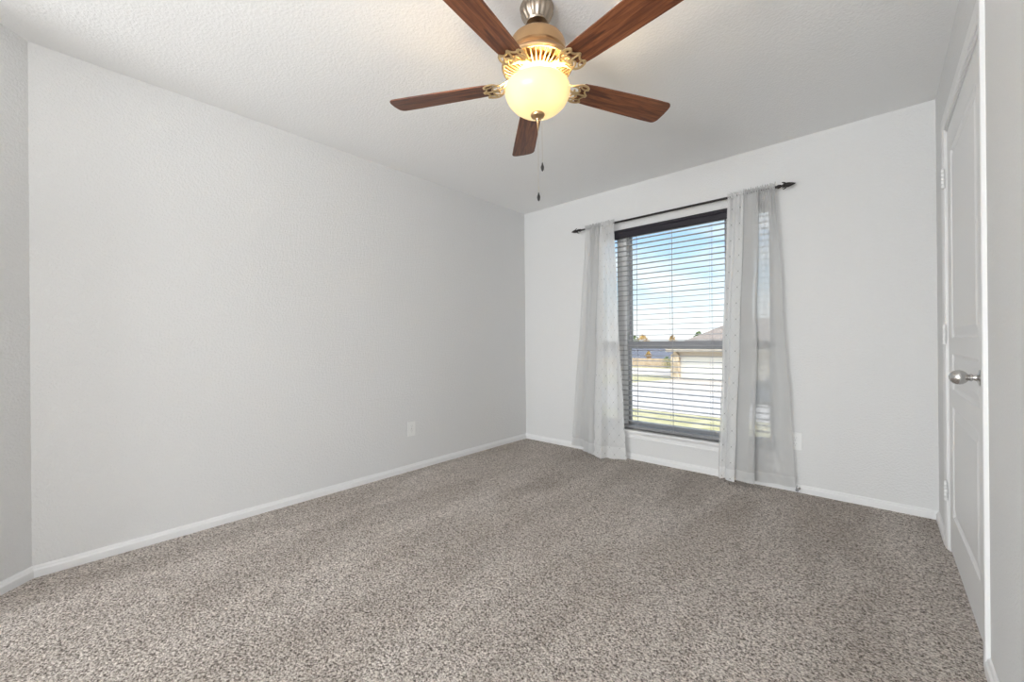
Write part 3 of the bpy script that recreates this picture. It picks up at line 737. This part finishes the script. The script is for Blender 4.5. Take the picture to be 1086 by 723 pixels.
for k in range(90): box(bm, -34 + k * .2, -34 + k * .2 + .185, 54, 54.03, GZ, GZ + 1.15 + .02 * (k % 2))
o = obj('pickets', bm, m_fence); o.parent = fe; o.matrix_parent_inverse = Matrix.Translation(fe.location).inverted()
bm = B()
for z in (.25, .85): box(bm, -34, -16, 54.03, 54.1, GZ + z, GZ + z + .09)
o = obj('rail', bm, m_fence); o.parent = fe; o.matrix_parent_inverse = Matrix.Translation(fe.location).inverted()
def tree(x, y, h, cw, m, label, seed, trunk=.45, name='tree'):
    rnd = random.Random(seed)
    t = tag(empty(name, (x, y, GZ)), label, 'tree' if name == 'tree' else 'shrub')
    bm = B(); tube(bm, [(0, 0, 0), (.05 * h * .3, 0, h * .3), (0, 0, h * .7)], [h * .03, h * .024, h * .01], 8)
    for k in range(5):
        a = rnd.random() * 6.28; tube(bm, [(0, 0, h * (.35 + .06 * k)), (math.cos(a) * cw * .3, math.sin(a) * cw * .3, h * (.6 + .05 * k))], [h * .012, h * .004], 6)
    obj('trunk', bm, m_bark, t, smooth=50)
    bm = B()
    for k in range(420):
        a = rnd.random() * 6.28; q = rnd.random() ** .5; zz = rnd.random()
        rr = cw * .5 * math.sin(PI * (.12 + .83 * zz)) * (.75 + .3 * noise.noise(Vector((math.cos(a) * 2, math.sin(a) * 2, zz * 3 + seed)))) * q
        c = Vector((math.cos(a) * rr, math.sin(a) * rr, h * (trunk + (1 - trunk) * zz)))
        s = h * .035 * (.7 + rnd.random()); M_ = Matrix.Translation(c) @ Matrix.Rotation(rnd.random() * 6, 4, 'Z') @ Matrix.Rotation(rnd.random() * 3, 4, 'X')
        v4 = [bm.verts.new(M_ @ Vector(p)) for p in ((-s, 0, 0), (0, -s * .5, s * .15), (s, 0, 0), (0, s * .5, s * .15))]; bm.faces.new(v4)
    obj('foliage', bm, m, t)
    return t
tree(-24.0, 55.3, 2.1, 1.1, m_leafo, 'small orange autumn tree in front of the grey roof', 1)
tree(-33.2, 74, 4.7, 4.2, m_leafo, 'broad golden tree on the horizon at the left of the panes', 2, .3)
tree(-36.8, 78, 4.6, 3.6, m_leafg, 'low green tree on the horizon, leftmost of all', 8, .3)
tree(-28.4, 76, 4.5, 2.6, m_leafo, 'rusty tree on the horizon in mid window', 3, .3)
tree(-21.3, 68, 4.9, 2.4, m_leafg, 'green tree just left of the brown roof', 4, .4)
tree(-20.5, 53.0, 1.5, 1.9, m_leafg, 'dark green round shrub left of the stone pillar', 6, .05, 'shrub')
# parked car, mostly behind the curtain
car = tag(empty('car', (-4.6, 26.8, GZ + .03)), 'dark blue car parked on the street, screened by the right curtain', 'car')
bm = B(); prism(bm, [(-2.1, .25), (-2.15, .62), (-1.95, .78), (-1.0, .90), (-.35, 1.36), (.9, 1.38), (1.6, .98), (2.1, .90), (2.2, .6), (2.15, .25)], 'y', -.85, .85)
bmesh.ops.bevel(bm, geom=bm.edges[:], offset=.06, segments=2, affect='EDGES'); obj('body', bm, m_carp, car, smooth=40)
bm = B(); prism(bm, [(-.92, .92), (-.33, 1.31), (.85, 1.33), (1.45, .96)], 'y', -.865, .865); obj('side_glass', bm, m_cglass, car)
for x in (-1.35, 1.35):
    for y in (-.80, .80):
        bm = B(); lathe(bm, [(0, -.1), (.2, -.1), (.31, -.09), (.32, 0), (.31, .09), (.2, .1), (0, .1)], 24, Matrix.Translation((x, y, .32)) @ Matrix.Rotation(PI / 2, 4, 'X')); obj('wheel', bm, m_tyre, car, smooth=40)
